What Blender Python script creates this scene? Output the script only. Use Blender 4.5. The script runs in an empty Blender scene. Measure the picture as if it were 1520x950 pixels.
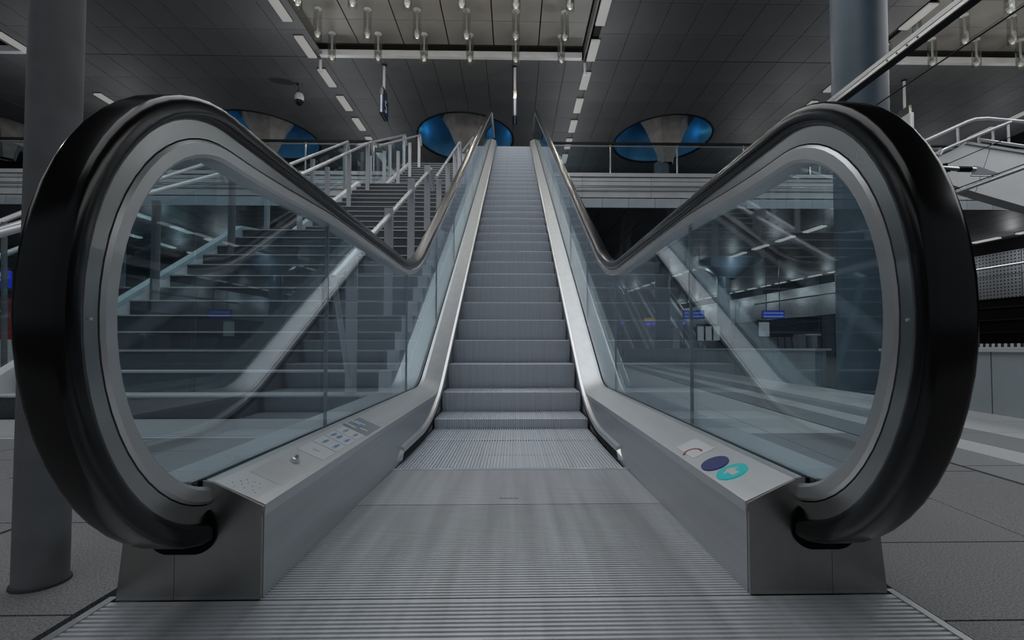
import bpy, bmesh, math, random
from mathutils import Vector, Matrix
random.seed(7)
R = math.radians
# ------------------------------------------------------------------ camera, world, lights, exposure
scene = bpy.context.scene
COL = scene.collection
cam_data = bpy.data.cameras.new('camera')
cam = bpy.data.objects.new('camera', cam_data); COL.objects.link(cam)
cam_data.sensor_fit = 'HORIZONTAL'; cam_data.sensor_width = 36.0
cam_data.lens = 744.0 / 1520.0 * 36.0
cam_data.shift_x = -0.0116; cam_data.shift_y = 0.0125
cam_data.clip_start = 0.02; cam_data.clip_end = 300
cam.location = (0.012, 0.0, 0.543)
cam.rotation_euler = (R(91.8), 0, R(-1.2))
scene.camera = cam
scene.view_settings.view_transform = 'Standard'
scene.view_settings.look = 'None'
scene.view_settings.exposure = -0.22
scene.view_settings.gamma = 1.0
scene.view_settings.use_curve_mapping = False
world = bpy.data.worlds.new('world'); scene.world = world; world.use_nodes = True
bg = world.node_tree.nodes['Background']
bg.inputs[0].default_value = (0.80, 0.90, 1.0, 1); bg.inputs[1].default_value = 0.16

def area_light(name, loc, sx, sy, power, color, rot=(0, 0, 0)):
    d = bpy.data.lights.new(name, 'AREA'); d.shape = 'RECTANGLE'; d.size = sx; d.size_y = sy
    d.energy = power; d.color = color
    o = bpy.data.objects.new(name, d); COL.objects.link(o); o.location = loc; o.rotation_euler = rot
    return o
WARM = (0.95, 0.975, 1.0); COOL = (0.88, 0.95, 1.0)
area_light('overhead_fill_light', (-2.1, 3.8, 10.75), 8.0, 18.0, 740, WARM)  # unseen area lights added over the hall to brighten it, besides the pendants
area_light('overhead_fill_light', (16.6, 3.8, 10.75), 8.0, 18.0, 980, WARM)
area_light('overhead_fill_light', (-20.8, 3.8, 10.75), 8.0, 18.0, 330, WARM)

# ------------------------------------------------------------------ materials
MATS = {}
def base_mat(name):
    m = bpy.data.materials.new(name); m.use_nodes = True
    nt = m.node_tree; b = nt.nodes['Principled BSDF']; MATS[name] = m
    return m, nt, b
def ramp_noise(nt, scale, c0, c1, detail=4, p0=0.3, p1=0.7, stretch=None):
    tc = nt.nodes.new('ShaderNodeTexCoord'); mp = nt.nodes.new('ShaderNodeMapping')
    n = nt.nodes.new('ShaderNodeTexNoise'); r = nt.nodes.new('ShaderNodeValToRGB')
    nt.links.new(tc.outputs['Object'], mp.inputs[0]); nt.links.new(mp.outputs[0], n.inputs['Vector'])
    if stretch: mp.inputs['Scale'].default_value = stretch
    n.inputs['Scale'].default_value = scale; n.inputs['Detail'].default_value = detail
    r.color_ramp.elements[0].position = p0; r.color_ramp.elements[1].position = p1
    r.color_ramp.elements[0].color = (*c0, 1); r.color_ramp.elements[1].color = (*c1, 1)
    nt.links.new(n.outputs[0], r.inputs[0])
    return n, r
def mat(name, col, rough=0.5, metal=0.0, var=0.12, scale=6, stretch=None, bump=0.0, spec=0.5, detail=4):
    m, nt, b = base_mat(name)
    c0 = tuple(c * (1 - var) for c in col); c1 = tuple(min(1, c * (1 + var)) for c in col)
    n, r = ramp_noise(nt, scale, c0, c1, detail, stretch=stretch)
    nt.links.new(r.outputs[0], b.inputs['Base Color'])
    b.inputs['Roughness'].default_value = rough; b.inputs['Metallic'].default_value = metal
    b.inputs['Specular IOR Level'].default_value = spec
    if bump > 0:
        bp = nt.nodes.new('ShaderNodeBump'); bp.inputs['Strength'].default_value = bump; bp.inputs['Distance'].default_value = 0.002
        nt.links.new(n.outputs[0], bp.inputs['Height']); nt.links.new(bp.outputs[0], b.inputs['Normal'])
    return m
def emis(name, col, strength, base=None):
    m, nt, b = base_mat(name)
    b.inputs['Base Color'].default_value = (*(base or (0.02, 0.02, 0.02)), 1)
    b.inputs['Emission Color'].default_value = (*col, 1); b.inputs['Emission Strength'].default_value = strength
    b.inputs['Roughness'].default_value = 0.5
    return m
def glass(name, tint, lo=0.05, hi=0.75, power=3.5, rough=0.0):
    m = bpy.data.materials.new(name); m.use_nodes = True; nt = m.node_tree; nt.nodes.clear(); MATS[name] = m
    out = nt.nodes.new('ShaderNodeOutputMaterial'); mix = nt.nodes.new('ShaderNodeMixShader')
    t = nt.nodes.new('ShaderNodeBsdfTransparent'); g = nt.nodes.new('ShaderNodeBsdfGlossy')
    t.inputs[0].default_value = (*tint, 1); g.inputs['Roughness'].default_value = rough
    g.inputs[0].default_value = (0.92, 0.96, 1.0, 1)
    lw = nt.nodes.new('ShaderNodeLayerWeight'); lw.inputs[0].default_value = 0.5
    pw = nt.nodes.new('ShaderNodeMath'); pw.operation = 'POWER'; pw.inputs[1].default_value = power
    mr = nt.nodes.new('ShaderNodeMapRange'); mr.inputs[3].default_value = lo; mr.inputs[4].default_value = hi
    nt.links.new(lw.outputs['Facing'], pw.inputs[0]); nt.links.new(pw.outputs[0], mr.inputs[0])
    nt.links.new(mr.outputs[0], mix.inputs[0]); nt.links.new(t.outputs[0], mix.inputs[1]); nt.links.new(g.outputs[0], mix.inputs[2])
    nt.links.new(mix.outputs[0], out.inputs[0])
    return m
M = MATS
mat('steel', (0.56, 0.58, 0.60), 0.38, 0.85, 0.05, 5, (1, 0.25, 8))
mat('steel_deck', (0.66, 0.68, 0.70), 0.38, 0.75, 0.05, 3, (6, 0.4, 6))
mat('steel_ring', (0.62, 0.62, 0.62), 0.34, 0.8, 0.06, 4)
mat('steel_guide', (0.46, 0.455, 0.445), 0.25, 1.0, 0.08, 4)
mat('steel_front', (0.34, 0.34, 0.325), 0.30, 1.0, 0.12, 4, (2, 2, 1))
mat('steel_bright', (0.80, 0.80, 0.80), 0.30, 0.7, 0.04, 6)
mat('plate_ribbed', (0.60, 0.61, 0.63), 0.42, 0.6, 0.14, 3, (6, 0.3, 1))
mat('plate_gap', (0.03, 0.03, 0.035), 0.7)
mat('step_metal', (0.66, 0.69, 0.74), 0.5, 0.35, 0.08, 3, (12, 0.1, 0.1))
mat('rubber', (0.003, 0.003, 0.0035), 0.20, 0.0, 0.1, 8, spec=0.42)
mat('black', (0.002, 0.002, 0.002), 0.7, spec=0.1)
mat('brush', (0.03, 0.03, 0.033), 0.9, 0, 0.7, 160, spec=0.2)
glass('balustrade_glass', (0.84, 0.915, 0.94), 0.05, 0.62, 2.6)
glass('rail_glass', (0.86, 0.93, 0.95), 0.03, 0.5, 4)
glass('lamp_glass', (0.90, 0.90, 0.88), 0.06, 0.7, 3)
mat('granite', (0.19, 0.19, 0.195), 0.55, 0, 0.55, 240, detail=2, bump=0.2)
mat('granite_dark', (0.16, 0.16, 0.165), 0.55, 0, 0.5, 240, detail=2)
mat('stone_light', (0.52, 0.53, 0.54), 0.5, 0, 0.12, 120, detail=3)
mat('stone_dark', (0.22, 0.235, 0.25), 0.5, 0, 0.15, 120, detail=3)
mat('grout', (0.05, 0.05, 0.05), 0.9)
mat('ceiling_panel', (0.098, 0.100, 0.105), 0.62, 0.0, 0.18, 0.5, detail=2)
mat('soffit', (0.07, 0.073, 0.078), 0.5, 0, 0.18, 0.5, spec=0.2)
mat('ceiling_gap', (0.008, 0.008, 0.009), 0.9)
mat('field_panel', (0.17, 0.165, 0.158), 0.5, 0, 0.1, 1.2)
mat('white_metal', (0.52, 0.53, 0.55), 0.4, 0, 0.06, 3)
mat('white_rail', (0.55, 0.56, 0.58), 0.28, 0.3, 0.06, 3)
mat('fascia', (0.55, 0.57, 0.59), 0.45, 0, 0.10, 1.5)
mat('fascia_low', (0.42, 0.48, 0.53), 0.4, 0, 0.08, 2)
mat('concrete', (0.17, 0.173, 0.18), 0.6, 0, 0.12, 14, bump=0.3)
mat('column_paint', (0.10, 0.14, 0.18), 0.42, 0, 0.12, 3)
mat('brown_concrete', (0.30, 0.27, 0.245), 0.7, 0, 0.2, 3)
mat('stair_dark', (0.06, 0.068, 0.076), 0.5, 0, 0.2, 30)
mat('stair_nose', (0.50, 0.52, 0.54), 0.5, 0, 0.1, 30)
mat('stringer', (0.80, 0.82, 0.84), 0.45, 0, 0.08, 3)
mat('parapet', (0.32, 0.37, 0.395), 0.35, 0, 0.08, 3)
mat('cladding_white', (0.82, 0.83, 0.84), 0.5, 0, 0.08, 1)
mat('dark_metal', (0.03, 0.032, 0.035), 0.35, 0.5)
mat('dark_wall', (0.006, 0.006, 0.007), 0.8, spec=0.1)
mat('sticker', (0.75, 0.76, 0.78), 0.4, 0, 0.03, 20)
mat('sticker_blue', (0.10, 0.28, 0.55), 0.4)
mat('sticker_grey', (0.30, 0.33, 0.36), 0.4)
mat('red', (0.30, 0.015, 0.02), 0.4)
mat('sign_navy', (0.01, 0.035, 0.09), 0.4)
mat('sign_white', (0.7, 0.72, 0.75), 0.4)
mat('seat_dark', (0.05, 0.055, 0.06), 0.35, 0.4)
mat('drum_blue', (0.10, 0.32, 0.55), 0.45, 0, 0.3, 0.8)
emis('lamp', (1.0, 0.98, 0.94), 0.30)
emis('lamp_low', (1.0, 0.99, 0.96), 0.42)
emis('bulb', (1.0, 0.95, 0.85), 0.10, (0.3, 0.3, 0.3))
emis('screen_blue', (0.005, 0.03, 0.60), 0.5)
emis('screen_text', (0.35, 0.55, 0.80), 0.32)
emis('screen_yellow', (0.75, 0.42, 0.04), 0.35)
emis('poster_lit', (0.75, 0.82, 0.88), 0.26)
emis('cyan_light', (0.0, 0.62, 0.66), 0.42)
emis('white_light', (0.8, 0.85, 0.85), 0.30)
emis('lens_blue_glow', (0.03, 0.10, 0.75), 0.10)  # faint emission gives the unlit lens its dark blue

def grid_holes(name, col, hole, pitch):                     # perforated sheet too far away for single holes
    m, nt, b = base_mat(name)
    tc = nt.nodes.new('ShaderNodeTexCoord'); vm = nt.nodes.new('ShaderNodeVectorMath'); vm.operation = 'FRACTION'
    mp = nt.nodes.new('ShaderNodeMapping'); mp.inputs['Scale'].default_value = (1 / pitch,) * 3
    nt.links.new(tc.outputs['Object'], mp.inputs[0]); nt.links.new(mp.outputs[0], vm.inputs[0])
    sx = nt.nodes.new('ShaderNodeSeparateXYZ'); nt.links.new(vm.outputs[0], sx.inputs[0])
    res = []
    for k in (1, 2):
        a = nt.nodes.new('ShaderNodeMath'); a.operation = 'SUBTRACT'; a.inputs[1].default_value = 0.5
        ab = nt.nodes.new('ShaderNodeMath'); ab.operation = 'ABSOLUTE'
        lt = nt.nodes.new('ShaderNodeMath'); lt.operation = 'LESS_THAN'; lt.inputs[1].default_value = hole
        nt.links.new(sx.outputs[k], a.inputs[0]); nt.links.new(a.outputs[0], ab.inputs[0]); nt.links.new(ab.outputs[0], lt.inputs[0]); res.append(lt)
    mu = nt.nodes.new('ShaderNodeMath'); mu.operation = 'MULTIPLY'
    nt.links.new(res[0].outputs[0], mu.inputs[0]); nt.links.new(res[1].outputs[0], mu.inputs[1])
    mx = nt.nodes.new('ShaderNodeMixRGB'); mx.inputs[1].default_value = (*col, 1); mx.inputs[2].default_value = (0.01, 0.01, 0.01, 1)
    nt.links.new(mu.outputs[0], mx.inputs[0]); nt.links.new(mx.outputs[0], b.inputs['Base Color']); b.inputs['Roughness'].default_value = 0.5
grid_holes('perforated', (0.30, 0.31, 0.33), 0.22, 0.16)
grid_holes('perforated_fine', (0.55, 0.57, 0.60), 0.25, 0.06)

# ------------------------------------------------------------------ mesh helpers
class MB:
    def __init__(s): s.v = []; s.f = []
    def add(s, vs, fs):
        n = len(s.v); s.v += [tuple(p) for p in vs]; s.f += [tuple(i + n for i in f) for f in fs]; return s
    def box(s, x0, x1, y0, y1, z0, z1):
        x0, x1 = min(x0, x1), max(x0, x1)
        return s.add([(x0,y0,z0),(x1,y0,z0),(x1,y1,z0),(x0,y1,z0),(x0,y0,z1),(x1,y0,z1),(x1,y1,z1),(x0,y1,z1)],
                     [(0,3,2,1),(4,5,6,7),(0,1,5,4),(1,2,6,5),(2,3,7,6),(3,0,4,7)])
    def prism_x(s, yz, x0, x1):          # polygon in y-z swept along x
        n = len(yz); vs = [(x0, y, z) for y, z in yz] + [(x1, y, z) for y, z in yz]
        return s.add(vs, [tuple(range(n))[::-1], tuple(range(n, 2*n))] + [(i, (i+1) % n, n+(i+1) % n, n+i) for i in range(n)])
    def prism_y(s, xz, y0, y1):
        n = len(xz); vs = [(x, y0, z) for x, z in xz] + [(x, y1, z) for x, z in xz]
        return s.add(vs, [tuple(range(n)), tuple(range(n, 2*n))[::-1]] + [((i+1) % n, i, n+i, n+(i+1) % n) for i in range(n)])
    def prism_z(s, xy, z0, z1):
        n = len(xy); vs = [(x, y, z0) for x, y in xy] + [(x, y, z1) for x, y in xy]
        return s.add(vs, [tuple(range(n))[::-1], tuple(range(n, 2*n))] + [(i, (i+1) % n, n+(i+1) % n, n+i) for i in range(n)])
    def tube(s, pts, r, seg=10, caps=True):
        pts = [Vector(p) for p in pts]; n = len(pts); vs = []
        for i, p in enumerate(pts):
            if i == 0: t = pts[1]-pts[0]
            elif i == n-1: t = pts[-1]-pts[-2]
            else: t = (pts[i+1]-p).normalized() + (p-pts[i-1]).normalized()
            t.normalize(); up = Vector((0,0,1)) if abs(t.z) < 0.9 else Vector((1,0,0))
            a = t.cross(up).normalized(); b = a.cross(t).normalized(); rr = r[i] if isinstance(r, (list, tuple)) else r
            for k in range(seg):
                an = 2*math.pi*k/seg; vs.append(p + a*math.cos(an)*rr + b*math.sin(an)*rr)
        fs = [(i*seg+k, i*seg+(k+1) % seg, (i+1)*seg+(k+1) % seg, (i+1)*seg+k) for i in range(n-1) for k in range(seg)]
        if caps: fs += [tuple(range(seg))[::-1], tuple(range((n-1)*seg, n*seg))]
        return s.add(vs, fs)
    def lathe(s, cx, cy, prof, seg=32, sx=1, sy=1):   # prof: (radius, z)
        n = len(prof); vs = [(cx+r*sx*math.cos(2*math.pi*k/seg), cy+r*sy*math.sin(2*math.pi*k/seg), z) for r, z in prof for k in range(seg)]
        return s.add(vs, [(i*seg+k, i*seg+(k+1) % seg, (i+1)*seg+(k+1) % seg, (i+1)*seg+k) for i in range(n-1) for k in range(seg)])
    def sweep(s, path, prof, side=1, closed=True):    # path (y,z) list; prof (x, v): v along the path's upper normal
        n = len(path); m = len(prof(*path[0]) if callable(prof) else prof); vs = []
        for i, (y, z) in enumerate(path):
            a = path[max(i-1, 0)]; b = path[min(i+1, n-1)]
            t = Vector((b[0]-a[0], b[1]-a[1])).normalized(); nx, nz = -t.y, t.x
            pr = prof(y, z) if callable(prof) else prof
            for (px, pv) in pr: vs.append((side*px, y + nx*pv, z + nz*pv))
        rng = range(m) if closed else range(m-1)
        fs = [(i*m+k, i*m+(k+1) % m, (i+1)*m+(k+1) % m, (i+1)*m+k) for i in range(n-1) for k in rng]
        if closed: fs += [tuple(range(m))[::-1], tuple(range((n-1)*m, n*m))]
        return s.add(vs, fs)
    def mesh(s, name, m, smooth=False):
        me = bpy.data.meshes.new(name); me.from_pydata(s.v, [], s.f)
        bm = bmesh.new(); bm.from_mesh(me); bmesh.ops.recalc_face_normals(bm, faces=bm.faces); bm.to_mesh(me); bm.free()
        me.materials.append(M[m]); 
        if smooth:
            me.polygons.foreach_set('use_smooth', [True]*len(me.polygons))
            try: me.set_sharp_from_angle(angle=R(35))
            except Exception: pass
        return me
    def build(s, name, m, parent=None, smooth=False, bevel=0.0):
        o = link(name, s.mesh(name, m, smooth), parent)
        if bevel:
            b = o.modifiers.new('bevel', 'BEVEL'); b.width = bevel; b.segments = 2; b.limit_method = 'ANGLE'; b.angle_limit = R(40)
        return o
def link(name, data, parent=None, loc=None):
    o = bpy.data.objects.new(name, data); COL.objects.link(o)
    if parent:
        o.parent = parent
        if loc is None and parent.location.length > 0: o.matrix_parent_inverse = Matrix.Translation(-parent.location)
    if loc: o.location = loc
    return o
def tag(o, label=None, cat=None, group=None, kind=None):
    if label: o['label'] = label
    if cat: o['category'] = cat
    if group: o['group'] = group
    if kind: o['kind'] = kind
    return o
def thing(name, label, cat, loc=(0,0,0), group=None):
    o = bpy.data.objects.new(name, None); COL.objects.link(o); o.location = loc; o.empty_display_size = 0.1
    return tag(o, label, cat, group)
def fillet(pts, rad, seg=14):
    out = [pts[0]]
    for i in range(1, len(pts)-1):
        p0, p, p1 = Vector(pts[i-1]), Vector(pts[i]), Vector(pts[i+1])
        a = (p0-p).normalized(); b = (p1-p).normalized(); ang = a.angle(b); d = rad[i-1]/math.tan(ang/2)
        c = p + (a+b).normalized()*(rad[i-1]/math.sin(ang/2)); s = p+a*d; e = p+b*d
        v0 = s-c; v1 = e-c; tot = v0.angle_signed(v1)
        for k in range(seg+1):
            an = -tot*k/seg; v = Vector((v0.x*math.cos(an)-v0.y*math.sin(an), v0.x*math.sin(an)+v0.y*math.cos(an)))
            out.append((c.x+v.x, c.y+v.y))
    out.append(pts[-1]); return out
def zat(path, y):
    for (y0, z0), (y1, z1) in zip(path, path[1:]):
        if y0 <= y <= y1 and y1 > y0: return z0+(z1-z0)*(y-y0)/(y1-y0)
    return path[-1][1] if y > path[-1][0] else path[0][1]
def text_obj(name, body, size, m, loc, rot, parent=None, ext=0.002):
    cu = bpy.data.curves.new(name, 'FONT'); cu.body = body; cu.size = size; cu.extrude = ext; cu.align_x = 'CENTER'; cu.align_y = 'CENTER'
    tmp = bpy.data.objects.new(name, cu); COL.objects.link(tmp)
    dg = bpy.context.evaluated_depsgraph_get(); me = bpy.data.meshes.new_from_object(tmp.evaluated_get(dg))
    bpy.data.objects.remove(tmp); me.materials.clear(); me.materials.append(M[m])
    o = bpy.data.objects.new(name, me); COL.objects.link(o); o.location = loc; o.rotation_euler = rot
    if parent:
        o.parent = parent; o.matrix_parent_inverse = parent.matrix_world.inverted() if False else Matrix.Translation(-parent.location)
    return o

# ------------------------------------------------------------------ large structure: floor
PD = math.tan(R(5.6))                                     # the platform edge runs 5.6 degrees off the escalator
floor = tag(MB().box(-32, 40, -9, 62, -0.35, -0.03).build('floor', 'grout'), kind='structure')
def slab_run(x0, x1, w, y0, y1, l, m, off=0.0, sh=0.0, cap=10**6, keep=None):
    """rows of slabs as single parts; those past cap joined"""
    n = 0; rest = MB(); x = x0; k = 0; meshes = {}
    cells = []
    while x < x1 - 0.02:
        xe = min(x+w, x1); y = y0 - (k % 2)*off
        while y < y1 - 0.02:
            a = max(y, y0); b = min(y+l, y1)
            if b-a > 0.03 and (keep is None or keep(x, xe, a, b)): cells.append((x, xe, a, b))
            y += l
        x = xe; k += 1
    cells.sort(key=lambda c: (c[0]+c[1])**2/4 + (c[2]+c[3])**2/4)
    g = 0.003
    for c in cells:
        x, xe, a, b = c
        q = [(x+g+sh*a, a+g), (xe-g+sh*a, a+g), (xe-g+sh*b, b-g), (x+g+sh*b, b-g)]
        if n < cap:
            MB().prism_z(q, -0.03, -0.001*random.random()).build('paving_slab', m, floor); n += 1
        else: rest.prism_z(q, -0.03, -0.0005)
    if rest.v: tag(rest.build('distant_paving', m, floor), kind='stuff')
    return n
n1 = slab_run(0.870, 1.80, 0.61, -0.6, 1.40, 0.80, 'granite', 0.53)
slab_run(1.80, 4.2, 0.60, -0.6, 1.40, 0.80, 'granite', 0.53)
# right of the escalator the paving turns with the platform
def right_keep(x, xe, a, b): return x + PD*a > 0.90
for (a, b, m, w, cap) in ((0.35, 1.87, 'granite', 0.50, 14), ):
    slab_run(a, b, w, 1.40, 3.2, 0.80, m, 0.4, PD, cap, right_keep)
    slab_run(a, b, w, 3.2, 30, 0.9, 'stone_light', 0.45, PD, 26, right_keep)
slab_run(1.87, 2.18, 0.31, 1.40, 34, 0.9, 'stone_dark', 0.0, PD, 18)
slab_run(2.18, 2.42, 0.24, 1.40, 34, 0.9, 'stone_light', 0.0, PD, 18)
slab_run(2.42, 2.78, 0.36, 1.40, 34, 0.9, 'stone_dark', 0.0, PD, 18)
slab_run(2.78, 3.66, 0.44, 1.40, 34, 0.9, 'stone_light', 0.45, PD, 30)
# left of the escalator
slab_run(-1.49, -0.870, 0.605, -0.6, 3.1, 0.553, 'granite', 0.0)
slab_run(-5.7, -1.49, 0.60, -0.6, 3.1, 0.553, 'granite', 0.2, 0, 34)
slab_run(-8.0, -0.90, 0.50, 3.1, 3.92, 0.82, 'stone_light', 0.0)
tm = MB()
for i in range(26): tm.box(-6.0, -0.95, 3.14+i*0.03, 3.152+i*0.03, -0.001, 0.004)
tag(tm.build('tactile_ribs', 'stone_light', floor), kind='stuff')
slab_run(-30, -4.4, 1.0, 3.92, 17, 1.0, 'stone_dark', 0.0, 0, 0)
MB().box(-0.90, 0.90, 2.3, 17, -0.06, -0.025).build('pit_cover', 'black', floor)

# ------------------------------------------------------------------ ceiling with panels, drums
HC = 10.5
HOLES = [(7.1, 23.6), (-2.25, 23.6), (-11.6, 23.6), (-23.6, 23.6)]
HX, HY = 2.25, 2.75
ceiling = MB().box(-34, 40, 16.95, 34, HC+0.06, HC+0.5).box(-34, 40, -9, 16.95, HC+0.42, HC+0.9).box(-34, 40, 34, 62, HC+0.06, HC+0.5)
for a, b in ((-6.6, 2.5), (12.2, 21.2), (-25.4, -16.4)): pass
ceiling.box(2.55, 12.1, -9, 16.95, HC+0.06, HC+0.42).box(-16.2, -6.85, -9, 16.95, HC+0.06, HC+0.42)
ceiling.box(21.3, 40, -9, 16.95, HC+0.06, HC+0.42).box(-34, -25.6, -9, 16.95, HC+0.06, HC+0.42)
ceiling = tag(ceiling.build('ceiling', 'ceiling_gap'), kind='structure')
cut = MB()
for hx, hy in HOLES:
    cut.lathe(hx, hy, [(0.0001, HC-1), (1, HC-1), (1, HC+2), (0.0001, HC+2)], 48, HX, HY)
cutter = cut.build('cutter', 'black')
def apply_cut(o):
    md = o.modifiers.new('cut', 'BOOLEAN'); md.object = cutter; md.operation = 'DIFFERENCE'; md.solver = 'EXACT'
    dg = bpy.context.evaluated_depsgraph_get(); me = bpy.data.meshes.new_from_object(o.evaluated_get(dg))
    o.modifiers.clear(); o.data = me
to_cut = [ceiling]
FIELDS = [(-6.75, 2.45), (12.2, 21.2), (-25.4, -16.3)]
PW, PL = 0.92, 1.45
cells = []
x = -30.4+0.02
while x < 26:
    y = 16.95 - 3*PL
    while y < 44:
        infield = any(a+0.1 < x+PW/2 < b-0.05 for a, b in FIELDS) and y+PL/2 < 16.95
        if not infield and y+PL/2 > 13: cells.append((x, y))
        y += PL
    x += PW
def inhole(x, y, g=0.0):
    xs = [x+PW*i/3 for i in range(4)]; ys = [y+PL*i/3 for i in range(4)]
    ins = [((a-hx)/HX)**2+((b-hy)/HY)**2 < 1 for a in xs for b in ys for hx, hy in HOLES]
    return any(ins), any(all(((a-hx)/HX)**2+((b-hy)/HY)**2 < 1 for a in xs for b in ys) for hx, hy in HOLES)
pm = MB().box(0.008, PW-0.008, 0.006, PL-0.006, 0, 0.04).mesh('ceiling_panel', 'ceiling_panel')
cells.sort(key=lambda c: abs(c[0]+PW/2)*0.55 + c[1])
rest = MB(); n = 0
for (x, y) in cells:
    some, allin = inhole(x, y)
    if allin: continue
    if n < 296 or some:
        if n < 296:
            if some:
                o = MB().box(x+0.008, x+PW-0.008, y+0.006, y+PL-0.006, HC, HC+0.04).build('ceiling_panel', 'ceiling_panel', ceiling); to_cut.append(o)
            else:
                o = link('ceiling_panel', pm, ceiling); o.location = (x, y, HC + random.uniform(-0.002, 0.002))
            n += 1
        else: rest.box(x+0.008, x+PW-0.008, y+0.006, y+PL-0.006, HC, HC+0.04)
    else: rest.box(x+0.008, x+PW-0.008, y+0.006, y+PL-0.006, HC, HC+0.04)
ro = tag(rest.build('distant_ceiling_panels', 'ceiling_panel', ceiling), kind='stuff'); to_cut.append(ro)
bpy.context.view_layer.update()
for o in to_cut: apply_cut(o)
bpy.data.objects.remove(cutter)
# recessed luminous fields: lighter panels set a little higher
n = 0; restf = MB(); fm = MB().box(0.01, 1.49, 0.008, 1.242, 0, 0.04).mesh('field_panel', 'field_panel')
for fi, (a, b) in enumerate(FIELDS):
    for i in range(6):
        for j in range(13):
            x = a+0.02+i*1.52; y = 16.75-(j+1)*1.25
            if j < 3 and fi < 2: o = link('field_panel', fm, ceiling); o.location = (x, y, HC+0.36)
            else: restf.box(x+0.01, x+1.49, y+0.008, y+1.242, HC+0.36, HC+0.40)
tag(restf.build('distant_field_panels', 'field_panel', ceiling), kind='stuff')
for i, (a, b) in enumerate(FIELDS):
    MB().box(a+0.2, b-0.1, 16.78, 16.95, HC-0.03, HC+0.16).build('field_edge_trim', 'white_metal', ceiling)
    MB().box(a-0.02, a+0.03, -3, 16.95, HC, HC+0.4).box(b-0.03, b+0.02, -3, 16.95, HC, HC+0.4).build('field_side_trim', 'ceiling_panel', ceiling)
MB().box(-16.2, -6.6, 16.94, 16.965, HC-0.004, HC+0.01).box(2.35, 12.4, 16.94, 16.965, HC-0.004, HC+0.01).build('joint_strip', 'ceiling_gap', ceiling)

# blue lit round openings with concrete funnels
for i, (hx, hy) in enumerate(HOLES):
    lab = ['above the balcony right of the escalator top', 'behind the escalator top and stair head', 'above the balcony left of the stairs', 'at the left edge behind the near column'][i]
    t = thing('ceiling_opening', 'round blue lit ceiling opening with concrete funnel, ' + lab, 'ceiling opening', (hx, hy, HC), 'blue lit ceiling openings')
    MB().lathe(hx, hy, [(0.985, HC+0.0), (0.985, HC+2.6), (0.01, HC+2.6)], 64, HX, HY).build('drum_wall', 'drum_blue', t, True)
    MB().lathe(hx, hy, [(0.98, HC-0.02), (1.015, HC-0.02), (1.015, HC-0.002), (0.98, HC+0.05), (0.98, HC-0.02)], 64, HX, HY).build('rim', 'dark_metal', t, True)
    MB().lathe(hx+0.15, hy-0.2, [(0.34, HC-1.2), (0.42, HC-0.8), (0.95, HC+0.4), (1.75, HC+1.6), (1.95, HC+2.6)], 6).build('funnel', 'brown_concrete', t)
    for q in (-1, 1):
        d = bpy.data.lights.new('opening_light', 'POINT'); d.energy = 3.2; d.color = (0.08, 0.52, 0.90); d.shadow_soft_size = 0.0
        o = bpy.data.objects.new('opening_light', d); COL.objects.link(o); o.location = (hx+q*1.75, hy+0.9, HC+0.9)

# ------------------------------------------------------------------ mezzanine bridge
MY = 17.9; MZ0 = 5.64; MZ1 = 6.9
mezz = thing('balcony_bridge', 'upper level bridge behind the stairs and escalator with pale panelled fascia', 'balcony', (0, MY, MZ0))
MB().prism_z([(-33.5, MY+0.10), (23.6, MY+0.10), (20.6, 46), (-33.5, 46)], MZ0+0.06, MZ1-0.05).build('floor_slab', 'dark_metal', mezz)
MB().box(-3.7, -1.05, 17.72, MY+0.1, MZ1-0.45, MZ1-0.02).build('landing_slab', 'stone_dark', mezz)
px = -33.5; meshA = {}
rows = [(MZ1-0.30, MZ1-0.16), (MZ1-0.46, MZ1-0.31), (MZ1-0.66, MZ1-0.47), (MZ1-0.90, MZ1-0.67)]
def fascia_mesh(w, z0, z1): return MB().box(0.005, w-0.005, 0, 0.06, z0-MZ0+0.006, z1-MZ0-0.006).mesh('fascia_panel', 'fascia')
fm_ = [fascia_mesh(2.5, a, b) for a, b in rows]; fl = MB().box(0.006, 0.954, 0, 0.06, 0, 0.33).mesh('fascia_panel', 'fascia_low')
x = -27.5; cnt = 0
while x < 22:
    for me in fm_:
        if not (-1.2 < x+1.25 < 0.6): o = link('fascia_panel', me, mezz, (x, 0, 0)); cnt += 1
    x += 2.5
x = -27.5
while x < 22:
    if not (-1.9 < x < 0.95): o = link('fascia_panel', fl, mezz, (x, 0, 0))
    x += 0.96
MB().box(-33.5, -0.96, MY+0.03, MY+0.12, MZ0+0.02, MZ1-0.16).box(0.96, 23, MY+0.03, MY+0.12, MZ0+0.02, MZ1-0.16).build('fascia_backing', 'ceiling_gap', mezz)
MB().box(-33.5, -3.7, MY-0.06, MY+0.3, MZ1-0.15, MZ1-0.02).box(0.98, 23, MY-0.06, MY+0.3, MZ1-0.15, MZ1-0.02).build('floor_edge', 'white_metal', mezz)
tb = MB().tube([(1.0, MY-0.14, MZ1-0.56), (22, MY-0.14, MZ1-0.56)], 0.03, 8).tube([(-27, MY-0.14, MZ1-0.56), (-4, MY-0.14, MZ1-0.56)], 0.03, 8)
tb.build('conduit', 'steel', mezz)
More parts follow.
